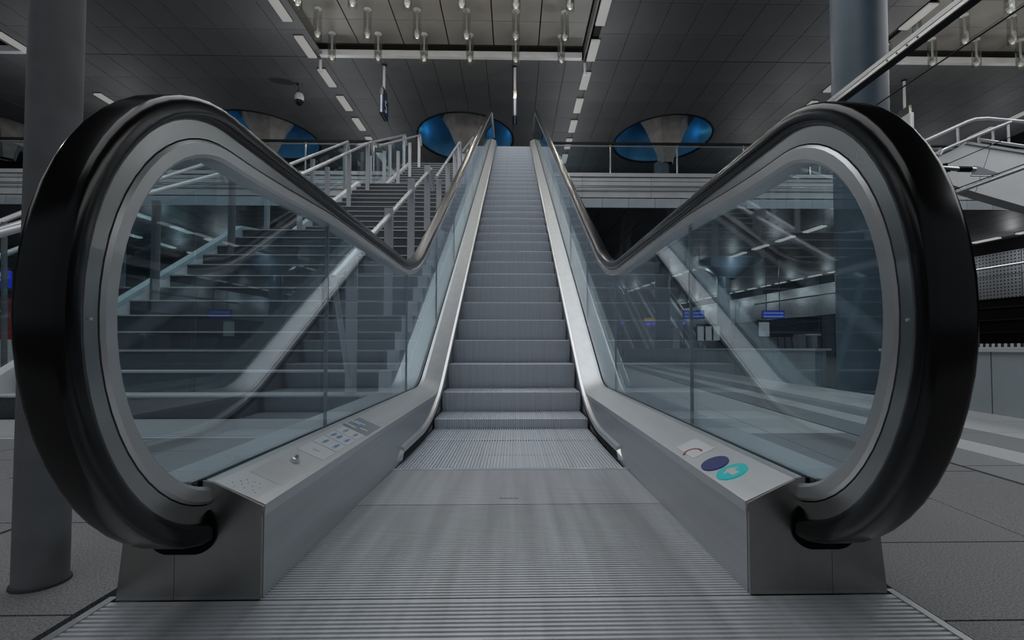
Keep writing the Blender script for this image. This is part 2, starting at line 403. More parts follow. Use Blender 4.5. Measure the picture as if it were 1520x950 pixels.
def balcony_rail(x0, x1, lab):
    t = thing('balcony_railing', lab, 'railing', (x0, MY, MZ1))
    MB().tube([(x0, MY, MZ1+1.08), (x1, MY, MZ1+1.08)], 0.05, 10).build('handrail', 'dark_metal', t, True)
    MB().tube([(x0, MY-0.03, MZ1+0.97), (x1, MY-0.03, MZ1+0.97)], 0.025, 8).build('lower_rail', 'steel', t, True)
    x = x0+0.02
    while x < x1-0.5:
        MB().box(x, x+0.035, MY-0.01, MY+0.05, MZ1, MZ1+1.04).build('post', 'steel', t)
        MB().box(x+0.05, min(x1, x+2.42)-0.02, MY+0.01, MY+0.02, MZ1+0.03, MZ1+0.93).build('glass_panel', 'rail_glass', t)
        x += 2.44
balcony_rail(1.05, 22, 'dark topped glass railing along the bridge right of the escalator')
balcony_rail(-27, -4.25, 'dark topped glass railing along the bridge left of the stairs')
# lower ceiling under the bridge
wr_ = lambda y: 23.4-0.105*(y-22)
low = MB(); lc = MB().prism_z([(-33.5, MY+0.10), (23.6, MY+0.10), (19.2, 59.9), (-33.5, 59.9)], MZ0+0.03, MZ0+0.06)
lc.build('soffit_backing', 'ceiling_gap', mezz)
pl = MB().box(0.01, 0.95, 0, 5.98, 0, 0.03).mesh('soffit_panel', 'soffit')
restl = MB(); x = -27.5; 
while x < 22:
    for j in range(7):
        y = MY+0.12+j*6
        if j < 2 and -16 < x < 20: o = link('soffit_panel', pl, mezz, (x, y-MY, -0.0))
        elif x+0.95 < wr_(y+6): restl.box(x+0.01, x+0.95, y, min(y+5.98, 59.9), MZ0, MZ0+0.03)
    x += 0.96
tag(restl.build('distant_soffit_panels', 'soffit', mezz), kind='stuff')

# ------------------------------------------------------------------ far walls
def wr(y): return 23.4 - 0.105*(y-22)
ws = MB().prism_z([(wr(-9), -9), (wr(-9)+0.5, -9), (wr(60)+0.5, 60), (wr(60), 60)], -1.2, 12)
wall_right = tag(ws.build('wall_right', 'dark_wall'), kind='structure')
tag(MB().box(-34, 24, 60, 60.4, -0.4, 12).build('wall_back', 'column_paint'), kind='structure')
tag(MB().box(-34, -33.6, -9, 60, -0.4, 12).build('wall_left', 'concrete'), kind='structure')
pp = MB()
ang = math.atan(0.105)
for k in range(8):                                        # perforated acoustic panels
    y = 12 + k*2.6
    for (z0, z1) in ((2.94, 4.0), (4.03, 5.12)):
        o = MB().box(-0.05, 0, 0.01, 2.57, z0, z1).build('acoustic_panel', 'perforated', wall_right); o.location = (wr(y)-0.02, y, 0); o.rotation_euler = (0, 0, ang)
sl = MB()
for k in range(22):
    z = 2.94+k*0.1
    sl.prism_z([(wr(33)-0.10, 33), (wr(33)-0.02, 33), (wr(59)-0.02, 59), (wr(59)-0.10, 59)], z, z+0.075)
tag(sl.build('louvre_slats', 'fascia', wall_right), kind='stuff')
hl = MB()
for z in (1.3, 1.9, 2.5): hl.prism_z([(wr(12)-0.06, 12), (wr(12)-0.02, 12), (wr(59)-0.02, 59), (wr(59)-0.06, 59)], z, z+0.03)
hl.build('wall_rail', 'dark_metal', wall_right)

# ------------------------------------------------------------------ parapet along the platform
t = thing('parapet', 'low grey green panelled parapet along the platform right of the escalator', 'wall', (3.8, 3, 0))
y = 1.2; k = 0
while y < 36:
    l = 1.45; x0 = 3.59+PD*y; x1 = 3.59+PD*(y+l)
    if not (5.6 < y+l/2 < 6.9):
        MB().prism_z([(x0, y+0.006), (x0+0.16, y+0.006), (x1+0.16, y+l-0.006), (x1, y+l-0.006)], 0.0, 0.515).build('panel', 'parapet', t)
    y += l; k += 1
for (a, b) in ((1.2, 5.55), (6.95, 36)):
    MB().prism_z([(3.57+PD*a, a), (3.80+PD*a, a), (3.80+PD*b, b), (3.57+PD*b, b)], 0.515, 0.545).build('coping', 'white_metal', t)
MB().prism_z([(3.70+PD*1.2, 1.2), (3.72+PD*1.2, 1.2), (3.72+PD*5.5, 5.5), (3.70+PD*5.5, 5.5)], 0.545, 0.585).build('perforated_edge', 'perforated_fine', t)

# ------------------------------------------------------------------ columns
def column(x, y, r, z1, m, lab, z0=0.0, collar=True, seg=48, grp=None):
    t = thing('column', lab, 'column', (x, y, z0), grp)
    MB().lathe(x, y, [(r, z0), (r, z1)], seg).build('shaft', m, t, True)
    if collar: MB().lathe(x, y, [(r+0.005, z0), (r+0.004, z0+0.006), (r, z0+0.008)], seg).build('base_ring', 'grout', t, True)
    return t
column(-1.085, 1.205, 0.051, HC, 'concrete', 'slim grey round column close to the left end of the escalator')
c = column(4.60, 6.45, 0.32, HC+0.1, 'column_paint', 'thick blue grey round column standing in the gap of the parapet')
MB().lathe(4.60, 6.45, [(0.32, 3.0), (0.345, 3.0), (0.345, 3.12), (0.32, 3.12)], 48).build('ring', 'dark_metal', c, True)
column(7.1, 23.6, 0.35, HC-1.1, 'column_paint', 'round column rising through the bridge under the right blue opening')
column(-2.25, 23.6, 0.35, HC-1.1, 'column_paint', 'round column behind the stairs under the middle blue opening')
column(-11.6, 23.6, 0.35, HC-1.1, 'column_paint', 'round column behind the stair railing under the left blue opening')
column(7.5, 38.6, 0.38, MZ0, 'column_paint', 'distant dark column beside the escalator glass at the platform end')
c = column(12.3, 29, 0.36, MZ0, 'column_paint', 'distant column with flared capital on the far platform')
MB().lathe(12.6, 29, [(0.4, 4.6), (1.0, 5.1), (1.9, MZ0)], 32).build('capital', 'column_paint', c, True)

ORD = ['first', 'second', 'third', 'fourth', 'fifth', 'sixth', 'seventh', 'eighth', 'ninth', 'tenth', 'eleventh', 'twelfth', 'thirteenth', 'fourteenth', 'fifteenth', 'sixteenth', 'seventeenth', 'eighteenth', 'nineteenth']
# ------------------------------------------------------------------ ceiling lamps
lampm = MB().box(-0.14, 0.14, 0, 1.15, -0.07, 0).mesh('diffuser', 'lamp')
lampl = MB().box(-0.12, 0.12, 0, 1.15, -0.08, 0).mesh('diffuser', 'lamp_low')
houm = MB().box(-0.155, 0.155, -0.03, 1.18, -0.018, 0.004).mesh('housing', 'dark_metal')
LL = []
for e in (60.0, 34.0):
    d = bpy.data.lights.new('lamp_light', 'POINT'); d.energy = e; d.color = (0.93, 0.97, 1.0); d.shadow_soft_size = 0.0; LL.append(d)
def lamp_row(x, y0, n, z, lab, pitch=1.9, dx=0.0):
    for k in range(n):
        y = y0+k*pitch
        t = thing('ceiling_lamp', ORD[k]+' '+lab+', counted from the near end', 'lamp', (x+dx*(y-y0), y, z), lab); t.rotation_euler = (0, 0, -math.atan(dx))
        link('diffuser', lampm if z > 8 else lampl, t, (0, 0, 0)); link('housing', houm, t, (0, 0, 0))
        if k % 2 == 0:
            o = bpy.data.objects.new('lamp_light', LL[0] if z > 8 else LL[1]); COL.objects.link(o); o.location = (x+dx*(y-y0), y+1.5, z-(1.9 if z > 8 else 0.9))
lamp_row(-6.82, 13.86, 8, HC-0.005, 'ceiling lamp of the row above the stairs')
lamp_row(2.66, 13.86, 8, HC-0.005, 'ceiling lamp of the row right of escalator top')
lamp_row(12.1, 11.96, 7, HC-0.005, 'ceiling lamp of the row above the right newel')
lamp_row(-16.2, 11.96, 7, HC-0.005, 'ceiling lamp of the row beside the slim left column')
lamp_row(21.5, 16.0, 5, HC-0.005, 'ceiling lamp of the row at the right edge')
lamp_row(13.0, 18.3, 16, MZ0-0.005, 'lamp under the bridge over the platform', dx=-0.11)
lamp_row(22.3, 20.3, 19, MZ0-0.005, 'lamp under the bridge beside the track wall', dx=-0.10)
lamp_row(-14.1, 18.6, 9, MZ0-0.005, 'lamp under the bridge over the stair side', pitch=2.3)
lamp_row(-17.0, 19.6, 9, MZ0-0.005, 'lamp under the bridge in the farthest left row', pitch=2.3)
for x in (-6.65, 2.5):
    MB().tube([(x, 17.15, HC), (x, 17.15, HC-0.42)], 0.05, 12).build('field_end_speaker', 'white_metal', ceiling, True)

# pendants in the luminous fields
def pendant(x, y, lab, grp, power):
    t = thing('pendant_lamp', lab, 'lamp', (x, y, HC+0.36), grp)
    Z = (0, 0, 0); link('ceiling_rose', PEN['rose'], t, Z); link('rod', PEN['rod'], t, Z); b = link('lamp_head', PEN['head'], t, Z); link('bulb', PEN['bulb'], b, Z); link('glass_cylinder', PEN['cyl'], t, Z)
    d = PL_[power]; o = bpy.data.objects.new('pendant_light', d); COL.objects.link(o); o.location = (x, y, HC+0.36-1.2)
PEN = dict(rose=MB().lathe(0, 0, [(0.001, 0), (0.11, 0), (0.11, -0.03), (0.04, -0.06), (0.001, -0.06)], 20).mesh('ceiling_rose', 'white_metal', True),
           rod=MB().tube([(0, 0, -0.05), (0, 0, -0.66)], 0.03, 10).mesh('rod', 'white_metal', True),
           head=MB().lathe(0, 0, [(0.03, -0.62), (0.085, -0.68), (0.09, -0.78), (0.001, -0.78)], 20).mesh('lamp_head', 'steel', True),
           bulb=MB().lathe(0, 0, [(0.001, -0.77), (0.06, -0.78), (0.07, -0.84), (0.04, -0.89), (0.001, -0.90)], 16).mesh('bulb', 'bulb', True),
           cyl=MB().lathe(0, 0, [(0.125, -0.10), (0.125, -0.93), (0.12, -0.94), (0.12, -0.10)], 24).mesh('glass_cylinder', 'lamp_glass', True))
PL_ = {}
for k, e in (('a', 9.0), ('b', 9.0)):
    d = bpy.data.lights.new('pendant_light', 'POINT'); d.energy = e; d.color = (1.0, 0.93, 0.82); d.shadow_soft_size = 0.0; PL_[k] = d
for r, y in enumerate((16.2, 15.0, 13.6, 12.3)):
    nm = ('nearest the white edge', 'second from the edge', 'at top of view', 'beyond top of view')[r]
    for i in range(6): pendant(-5.92+1.5*i, y, ORD[i]+' from left, glass pendant above the escalator, row ' + nm, 'central pendants, row ' + nm, 'a')
    for i in range(5): pendant(12.45+1.5*i, y-0.1, ORD[i]+' from left, glass pendant above the right newel, row ' + nm, 'right pendants, row ' + nm, 'b')

# ------------------------------------------------------------------ escalator
esc = thing('escalator', 'steel escalator with glass balustrades and black handrails rising to the bridge', 'escalator', (0, 1.12, 0))
S30 = math.tan(R(30)); TZ = 6.86
step_path = fillet([(2.20, 0), (3.42, 0), (3.42+TZ/S30, TZ), (18.0, TZ)], (1.95, 2.2))
deck_path = fillet([(1.12, 0.252), (3.62, 0.272), (3.62+TZ/S30, TZ+0.272), (17.6, TZ+0.272)], (0.55, 1.2))
LC = (1.160, 0.602); LR = 0.466; RY = 0.416
loop = [(1.30, LC[1]-LR)] + [(LC[0]+RY*math.cos(R(a)), LC[1]+LR*math.sin(R(a))) for a in range(-90, -271, -6)]
HT = LC[1]+LR
hr_tail = fillet([(2.2, HT), (3.38, HT), (3.38+TZ/S30, TZ+HT), (17.2, TZ+HT)], (1.6, 2.0))[1:]
hr_tail = [(1.16+0.05*i, HT) for i in range(1, 20)] + hr_tail
hr_path = loop + hr_tail
X0 = 0.673
def rrect(cx, hw, v0, v1, r, seg=5):
    pts = []
    for (ax, av, a0) in ((cx+hw-r, v1-r, 0), (cx-hw+r, v1-r, 90), (cx-hw+r, v0+r, 180), (cx+hw-r, v0+r, 270)):
        for k in range(seg+1):
            a = R(a0+90*k/seg); pts.append((ax+r*math.cos(a), av+r*math.sin(a)))
    return pts
hr_prof = rrect(X0, 0.041, -0.030, 0.016, 0.017)
def gd(y, z):                       # depth of the guide plate: wide round the newel, thin along the straight runs
    if z < 1.0 and y < 1.5 or y < 1.21: return 0.055
    f = min(1, max(0, (y-1.21)/0.72)); f = f*f*(3-2*f)
    return 0.055-0.029*f
def guide_prof(y, z):
    d = gd(y, z)+0.009
    return [(X0-0.031, -0.009), (X0+0.031, -0.009), (X0+0.031, -0.015), (X0+0.025, -0.020), (X0+0.025, -d), (X0-0.025, -d), (X0-0.025, -0.020), (X0-0.031, -0.015)]
def groove_prof(y, z):
    d = gd(y, z)+0.009
    return [(X0-0.021, 0.002-d), (X0+0.021, 0.002-d), (X0+0.021, -d-0.005), (X0-0.021, -d-0.005)]
def frame_prof(y, z):
    d = gd(y, z)+0.012
    return [(X0-0.026, -d), (X0+0.026, -d), (X0+0.031, -d-0.006), (X0+0.031, -d-0.029), (X0+0.025, -d-0.036), (X0-0.025, -d-0.036), (X0-0.031, -d-0.029), (X0-0.031, -d-0.006)]
def low_edge(P):
    pts = []
    for i, (a, b) in enumerate(P):
        q0 = P[max(i-1, 0)]; q1 = P[min(i+1, len(P)-1)]; t_ = Vector((q1[0]-q0[0], q1[1]-q0[1])).normalized()
        d = gd(a, b)+0.046
        pts.append((a+t_.y*d, b-t_.x*d))
    return pts
FL = low_edge([(1.1, HT)]+hr_tail); LE = low_edge(loop)[2:]
pane_ys = [3.22, 4.45, 5.75, 7.05, 8.35, 9.65, 10.95, 12.25, 13.55, 14.9, 16.3]
def pane(side, y0, y1):
    m_ = MB(); n = max(2, int((y1-y0)/0.07)); th = 0.006; vs = []
    for i in range(n+1):
        y = y0+0.004+(y1-y0-0.008)*i/n; zb = zat(deck_path, y)-0.02; zt = zat(FL, y)
        for xx in (X0-th, X0+th): vs += [(side*xx, y, zb), (side*xx, y, zt)]
    fs = []
    for i in range(n):
        a = 4*i; b = 4*(i+1)
        fs += [(a, b, b+1, a+1), (a+2, a+3, b+3, b+2), (a+1, b+1, b+3, a+3), (a, a+2, b+2, b)]
    fs += [(0, 1, 3, 2), (4*n, 4*n+2, 4*n+3, 4*n+1)]
    return m_.add(vs, fs)
def inner_x(y):
    if y < 2.30: return 0.535-(0.535-0.527)*(y-1.12)/1.18
    return 0.527+min(1, (y-2.3)/1.5)*0.010
for side, nm in ((-1, 'left'), (1, 'right')):
    MB().sweep(hr_path, hr_prof, side).build('handrail', 'rubber', esc, True)
    MB().sweep(hr_path, guide_prof, side).build('handrail_guide', 'steel_guide', esc, True)
    MB().sweep(hr_path, groove_prof, side).build('frame_groove', 'black', esc, True)
    fr = MB().sweep(hr_path, frame_prof, side).build('glass_frame', 'steel_ring', esc, True)
    # rivets on the guide
    for a in (182,):
        rv = MB().tube([(side*(X0-0.0245), LC[0]+(RY-0.05)*math.cos(R(a)), LC[1]+(RY-0.05)*math.sin(R(a))), (side*(X0-0.0275), LC[0]+(RY-0.05)*math.cos(R(a)), LC[1]+(RY-0.05)*math.sin(R(a)))], 0.0025, 10)
        rv.build('screw', 'steel_bright', fr)
    # newel pane
    poly = [(1.845, 0.235), (LC[0], 0.235)] + LE + [p for p in FL if 1.22 < p[0] < 1.84] + [(1.845, zat(FL, 1.845))]
    MB().prism_x(poly, side*(X0-0.006), side*(X0+0.006)).build('glass_pane', 'balustrade_glass', esc)
    for a, b in zip([1.85]+pane_ys, pane_ys): pane(side, a, b).build('glass_pane', 'balustrade_glass', esc)
    for jy in (1.8475, 3.2225, 4.4525, 5.7525):
        zb = zat(deck_path, jy); MB().box(side*(X0-0.0065), side*(X0+0.0065), jy-0.0015, jy+0.0015, zb-0.01, zat(FL, jy)).build('pane_joint', 'parapet', esc)
    # inner deck cover with its drip edge, slot, outer deck
    dk = MB().sweep(deck_path, [(0.531, -0.056), (0.531, -0.050), (0.640, 0.000), (0.656, 0.003), (0.662, 0.003), (0.662, -0.03), (0.56, -0.066), (0.531, -0.074)], side).build('deck_cover', 'steel_deck', esc)
    MB().sweep(deck_path, [(0.661, -0.02), (0.661, -0.008), (0.688, -0.008), (0.688, -0.02)], side).build('glass_seal', 'black', esc)
    ow = lambda y: 0.055*min(1, max(0, (y-1.12)/2.2))
    MB().sweep([(1.12+0.25*i, zat(deck_path, 1.12+0.25*i)) for i in range(10)]+[p for p in deck_path if p[0] > 3.4], lambda y, z: [(0.687, -0.05), (0.687, 0.0), (0.800+ow(y), -0.002), (0.815+ow(y), -0.012), (0.815+ow(y), -0.05)], side).build('outer_deck_cover', 'steel_deck', esc)
    # inner cladding
    ys = [1.125+0.1*i for i in range(150)]; ys = [y for y in ys if y < 16]
    vs = []
    for y in ys:
        zt = zat(deck_path, y)-0.070; zb = max(-0.02, zat(step_path, y)-0.30) if y > 2.2 else 0.0
        for xx in (inner_x(y), inner_x(y)+0.012): vs += [(side*xx, y, zb), (side*xx, y, zt)]
    fs = []
    for i in range(len(ys)-1):
        a = 4*i; b = 4*i+4; fs += [(a, b, b+1, a+1), (a+2, a+3, b+3, b+2), (a+1, b+1, b+3, a+3), (a, a+2, b+2, b)]
    fs += [(0, 1, 3, 2), (4*(len(ys)-1), 4*(len(ys)-1)+2, 4*(len(ys)-1)+3, 4*(len(ys)-1)+1)]
    MB().add(vs, fs).build('inner_cladding', 'steel', esc)
    # outer cladding: base flares a little, incline hangs down as the truss side
    oc = MB(); vs = []
    for y in [1.12+0.12*i for i in range(125)]:
        zt = zat(deck_path, y)-0.03; zb = max(0.0, zat(step_path, y)-1.0) if y > 2.2 else 0.0
        xb = 0.842+ow(y)*0.5
        vs += [(side*(0.815+ow(y)), y, zt), (side*xb, y, zb), (side*(xb-0.02), y, zb), (side*(0.795+ow(y)), y, zt)]
    fs = []
    for i in range(124):
        a = 4*i; b = a+4; fs += [(a, a+1, b+1, b), (a+1, a+2, b+2, b+1), (a+2, a+3, b+3, b+2), (a+3, a, b, b+3)]
    oc.add(vs, fs + [(0, 1, 2, 3)]); oc.build('outer_cladding', 'steel', esc)
    # skirt brush and bright bumper strip
    sp = [p for p in fillet([(2.42, 0), (3.42, 0), (3.42+TZ/S30, TZ), (16.6, TZ)], (1.95, 2.2)) if p[0] < 16.7]
    MB().sweep(sp, [(0.545, 0.012), (0.516, 0.010), (0.512, 0.026), (0.518, 0.044), (0.545, 0.044)], side).build('skirt_brush', 'brush', esc)
    sp2 = [(2.40, 0.004)] + sp[0:]
    MB().sweep(sp, [(0.545, 0.044), (0.514, 0.042), (0.506, 0.056), (0.512, 0.072), (0.545, 0.080)], side).build('skirt_bumper', 'steel_bright', esc)
    tip = MB().add([(side*0.545, 2.36, 0.008), (side*0.530, 2.36, 0.014), (side*0.545, 2.42, 0.07), (side*0.508, 2.42, 0.052), (side*0.516, 2.42, 0.012), (side*0.545, 2.42, 0.010)],
                   [(0, 1, 3, 2), (1, 4, 3), (0, 5, 4, 1), (2, 3, 4, 5), (0, 2, 5)])
    tip.build('bumper_tip', 'steel_bright', esc)
    # end cap with the handrail inlet
    cap = [(0.535, 0.0), (0.535, 0.186), (0.531, 0.190), (0.531, 0.200), (0.640, 0.252), (0.663, 0.256), (0.663, 0.15), (0.7185, 0.15), (0.7185, 0.0)]
    cap2 = [(0.7195, 0.0), (0.7195, 0.151), (0.664, 0.151), (0.664, 0.20), (0.687, 0.205), (0.687, 0.250), (0.800, 0.250), (0.818, 0.236), (0.842, 0.0)]
    MB().prism_y([(side*a, b) for a, b in cap], 1.112, 1.122).build('end_cap', 'steel_front', esc)
    MB().prism_y([(side*a, b) for a, b in cap2], 1.112, 1.122).build('end_cap', 'steel_front', esc)
    ov = rrect(0.702, 0.073, 0.100, 0.202, 0.046, 8)
    MB().prism_y([(side*a, b) for a, b in ov], 1.106, 1.116).build('handrail_inlet', 'black', esc)
    MB().box(side*0.6635, side*0.6705, 1.108, 1.13, 0.20, 0.256).build('glass_slot', 'black', esc)
    if side < 0: deck_left = dk
    else: deck_right = dk

# items on the decks: helper to place on the sloping deck plane (u across 0..1 from inner edge, y along)
def dpt(side, u, y, h=0.0):
    x = 0.531+0.109*u; z = zat(deck_path, y)-0.050+0.050*u
    n = Vector((-0.050, 0.109)).normalized()
    return (side*(x+n.x*h), y, z+n.y*h)
def deck_quad(side, u0, u1, y0, y1, h0, h1):
    vs = [dpt(side, u, y, h) for h in (h0, h1) for (u, y) in ((u0, y0), (u1, y0), (u1, y1), (u0, y1))]
    return vs, [(0,3,2,1),(4,5,6,7),(0,1,5,4),(1,2,6,5),(2,3,7,6),(3,0,4,7)]
def deck_poly(side, pts, h0, h1):
    n = len(pts); vs = [dpt(side, u, y, h) for h in (h0, h1) for (u, y) in pts]
    return vs, [tuple(range(n))[::-1], tuple(range(n, 2*n))] + [(i, (i+1) % n, n+(i+1) % n, n+i) for i in range(n)]
yy = 1.50
cellsz = [0.115, 0.10, 0.10, 0.10, 0.20]
for k, l in enumerate(cellsz):
    if k < 4:
        st = MB().add(*deck_quad(-1, 0.16, 0.86, yy, yy+l-0.008, 0.0002, 0.0010)).build('instruction_sticker', 'sticker', deck_left)
    else:
        st = MB().add(*deck_quad(-1, 0.10, 0.92, yy, yy+l, 0.0002, 0.0009)).build('instruction_sticker', 'sticker_grey', deck_left); tag(st, 'blue and grey sticker with white figures')
        for q in range(7):
            u = random.uniform(0.15, 0.75); y = yy+0.01+q*0.022
            MB().add(*deck_quad(-1, u, u+0.12+0.25*random.random(), y, y+0.015, 0.0009, 0.0013)).build('print', 'sticker' if q % 3 else 'sticker_blue', deck_left)
    if k == 0: MB().add(*deck_quad(-1, 0.45, 0.62, yy+0.05, yy+0.056, 0.001, 0.0012)).build('print', 'sticker_grey', deck_left)
    if k in (1, 2, 3):       # little walking figures
        for (u, w) in (((0.3, 1), (0.62, 1)) if k != 2 else ((0.28, 1), (0.52, 1.3), (0.70, 1))):
            fg = MB(); y = yy+0.03
            fg.add(*deck_quad(-1, u, u+0.06*w, y+0.03, y+0.045, 0.001, 0.0013))
            fg.add(*deck_quad(-1, u-0.01, u+0.08*w, y+0.005, y+0.028, 0.001, 0.0013))
            fg.add(*deck_quad(-1, u, u+0.02, y-0.012, y+0.006, 0.001, 0.0013)); fg.add(*deck_quad(-1, u+0.05, u+0.07, y-0.012, y+0.006, 0.001, 0.0013))
            fg.build('pictogram', 'sticker_blue' if w > 1 or k < 3 else 'sticker_grey', deck_left)
    yy += l
kn = MB(); c0 = Vector(dpt(-1, 0.55, 1.405, 0.0)); nn = (Vector(dpt(-1, 0.55, 1.405, 0.01))-c0).normalized()
kn.tube([c0, c0+nn*0.004, c0+nn*0.010, c0+nn*0.013], [0.013, 0.013, 0.011, 0.004], 20)
k2 = kn.build('key_switch', 'steel_bright', deck_left, True); tag(k2, 'round chrome key switch')
MB().tube([c0+nn*0.012, c0+nn*0.019], [0.006, 0.004], 12).build('key_switch_core', 'steel_guide', deck_left, True)
MB().add(*deck_quad(-1, 0.16, 0.86, 1.235, 1.385, 0.0001, 0.0006)).build('service_plate', 'steel_bright', deck_left)
for (u, y) in ((.70,1.135),(.80,1.15),(.66,1.16),(.74,1.172),(.56,1.15),(.62,1.178),(.50,1.172),(.70,1.19),(.42,1.155),(.38,1.178),(.56,1.195),(.46,1.198),(.34,1.150)):
    c0 = Vector(dpt(-1, u, y, 0.0)); MB().tube([c0, c0+nn*0.0006], 0.0011, 8).build('speaker_hole', 'black', deck_left)
# right deck: white sticker with red ring, dark lens and lit direction lens
MB().add(*deck_quad(1, 0.18, 0.78, 1.50, 1.66, 0.0002, 0.001)).build('notice_sticker', 'sticker', deck_right)
def arc_pts(cu, cy, ru, ry, a0, a1, n=14): return [(cu+ru*math.cos(R(a0+(a1-a0)*i/n)), cy+ry*math.sin(R(a0+(a1-a0)*i/n))) for i in range(n+1)]
ring = MB(); o_ = arc_pts(0.30, 1.54, 0.24, 0.045, -25, 150); i_ = arc_pts(0.30, 1.54, 0.19, 0.036, -25, 150)
for i in range(14):
    ring.add(*deck_poly(1, [o_[i], o_[i+1], i_[i+1], i_[i]], 0.001, 0.0014))
tag(ring.build('red_ring_mark', 'red', deck_right), 'dark red ring printed on white sticker')
ell = arc_pts(0.38, 1.392, 0.32, 0.045, 0, 345, 23)
dl = MB().add(*deck_poly(1, ell, 0.0003, 0.003)).build('indicator_lens', 'lens_blue_glow', deck_right); tag(dl, 'dark blue unlit oval indicator lens')
ell = arc_pts(0.42, 1.293, 0.34, 0.042, 0, 345, 23)
cl = MB().add(*deck_poly(1, ell, 0.0003, 0.003)).build('indicator_lens', 'cyan_light', deck_right); tag(cl, 'lit cyan oval indicator lens with white arrow')
MB().add(*deck_poly(1, [(0.42, 1.318), (0.62, 1.296), (0.50, 1.296), (0.50, 1.268), (0.34, 1.268), (0.34, 1.296), (0.22, 1.296)], 0.003, 0.0036)).build('arrow_mark', 'white_light', deck_right)

# floor plates with cross ribs
def ribbed(y0, y1, hx0, hx1, pitch, h, duty, name):
    prof = [(y0, -0.02)]; y = y0
    while y < y1-pitch:
        prof += [(y, 0.0), (y+pitch*duty, 0.0), (y+pitch*(duty+0.06), -h), (y+pitch*0.94, -h)]; y += pitch
    prof += [(y, 0.0), (y1, 0.0), (y1, -0.02)]
    m_ = MB(); n = len(prof)
    def hw(y): return hx0+(hx1-hx0)*(y-y0)/(y1-y0)
    vs = [(-hw(a), a, b) for a, b in prof]+[(hw(a), a, b) for a, b in prof]
    fs = [(i, i+1, n+i+1, n+i) for i in range(n-1)]
    # side skirts
    m_.add(vs, fs); return m_.build(name, 'plate_ribbed', esc)
ribbed(-0.10, 1.108, 0.850, 0.850, 0.0155, 0.0045, 0.50, 'floor_plate')
ribbed(1.114, 1.765, 0.539, 0.531, 0.0125, 0.0035, 0.56, 'floor_plate')
fp = ribbed(1.770, 2.285, 0.531, 0.525, 0.0105, 0.0012, 0.66, 'comb_plate')
MB().box(-0.527, 0.527, 2.262, 2.290, -0.004, 0.0025).build('comb_edge', 'steel_bright', fp)
for k in range(4): MB().box(-0.036+k*0.018, -0.022+k*0.018, 1.835, 1.838, 0.0, 0.0006).box(-0.036+k*0.018, -0.034+k*0.018, 1.828, 1.845, 0.0, 0.0006).build('stamp', 'dark_metal', fp)
MB().box(-0.867, -0.850, -0.15, 1.13, -0.03, 0.002).build('plate_frame', 'steel', esc); MB().box(0.850, 0.867, -0.15, 1.13, -0.03, 0.002).build('plate_frame', 'steel', esc)
MB().box(-0.850, 0.850, -0.1, 1.11, -0.03, -0.018).box(-0.54, 0.54, 1.1, 2.29, -0.03, -0.018).build('plate_bed', 'black', esc)

# steps: cleated tread and curved cleated riser, one part each
SW = 0.522; PIT = 0.01535; NC = 68
def step_mesh():
    # outline (y,z): back of tread -> front edge -> curved riser down
    out = [(0.402, 0.0), (0.20, 0.0), (0.006, 0.0), (0.0, -0.006)]
    for k in range(1, 8):
        a = k/7.0; out.append((0.055*a*a, -0.006-0.21*a))
    d = 0.007; m_ = MB(); n = len(out)
    ins = []
    for i, (a, b) in enumerate(out):
        q0 = out[max(i-1, 0)]; q1 = out[min(i+1, n-1)]; t_ = Vector((q1[0]-q0[0], q1[1]-q0[1])).normalized()
        ins.append((a-t_.y*d if i > 1 else a, b+t_.x*d))   # inward
    cols = []
    for c in range(NC):
        x = -SW+c*PIT
        cols += [(x, 0), (x+PIT*0.48, 0), (x+PIT*0.52, 1), (x+PIT*0.96, 1)]
    vs = []
    for (x, inn) in cols:
        for (a, b) in (ins if inn else out): vs.append((x, a, b))
    fs = [(c*n+i, c*n+i+1, (c+1)*n+i+1, (c+1)*n+i) for c in range(len(cols)-1) for i in range(n-1)]
    return m_.add(vs, fs).mesh('step', 'step_metal')
sm = step_mesh()
# walk along the path with the chain pitch
def arclen_pts(path, pitch, start):
    out = []; acc = 0; target = start
    for (a, b) in zip(path, path[1:]):
        L = math.hypot(b[0]-a[0], b[1]-a[1])
        while acc+L >= target:
            f = (target-acc)/L; out.append((a[0]+(b[0]-a[0])*f, a[1]+(b[1]-a[1])*f)); target += pitch
        acc += L
    return out
for (y, z) in arclen_pts(step_path, 0.404, -0.0 if False else 0.02):
    if z < TZ+0.01 and y < 16.6: o = link('step', sm, esc, (0, y-1.12, z-0.004))
MB().box(-0.53, 0.53, 16.0, 17.95, TZ-0.01, TZ+0.02).build('top_plate', 'plate_ribbed', esc)

# ------------------------------------------------------------------ staircase left of the escalator
RISE = 6.9/39; GO = 0.285
def sxl(y): return -4.36+0.0517*y
st = thing('staircase', 'wide dark stone staircase with pale nosings left of the escalator', 'staircase', (-2.7, 4.0, 0))
y = 4.0; z = 0; nosing_pts = []
SXR = -1.13
for k in range(39):
    zt = z+RISE
    land = (k in (12, 25)); g = GO+(1.12 if land else 0)
    if k == 38: g = 1.2
    x0 = sxl(y); ye = y+g
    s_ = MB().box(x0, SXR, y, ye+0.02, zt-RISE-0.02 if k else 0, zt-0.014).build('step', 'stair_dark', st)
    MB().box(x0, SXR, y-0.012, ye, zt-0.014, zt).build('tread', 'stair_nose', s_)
    MB().box(SXR, SXR+0.11, y, ye+0.02, max(0, zt-RISE-0.1), zt+0.0).build('side_kerb', 'stringer', s_)
    nosing_pts.append((y, zt)); y += g; z = zt
def stair_z(y):
    zz = 0
    for a, b in nosing_pts:
        if y >= a-0.001: zz = b
    return zz
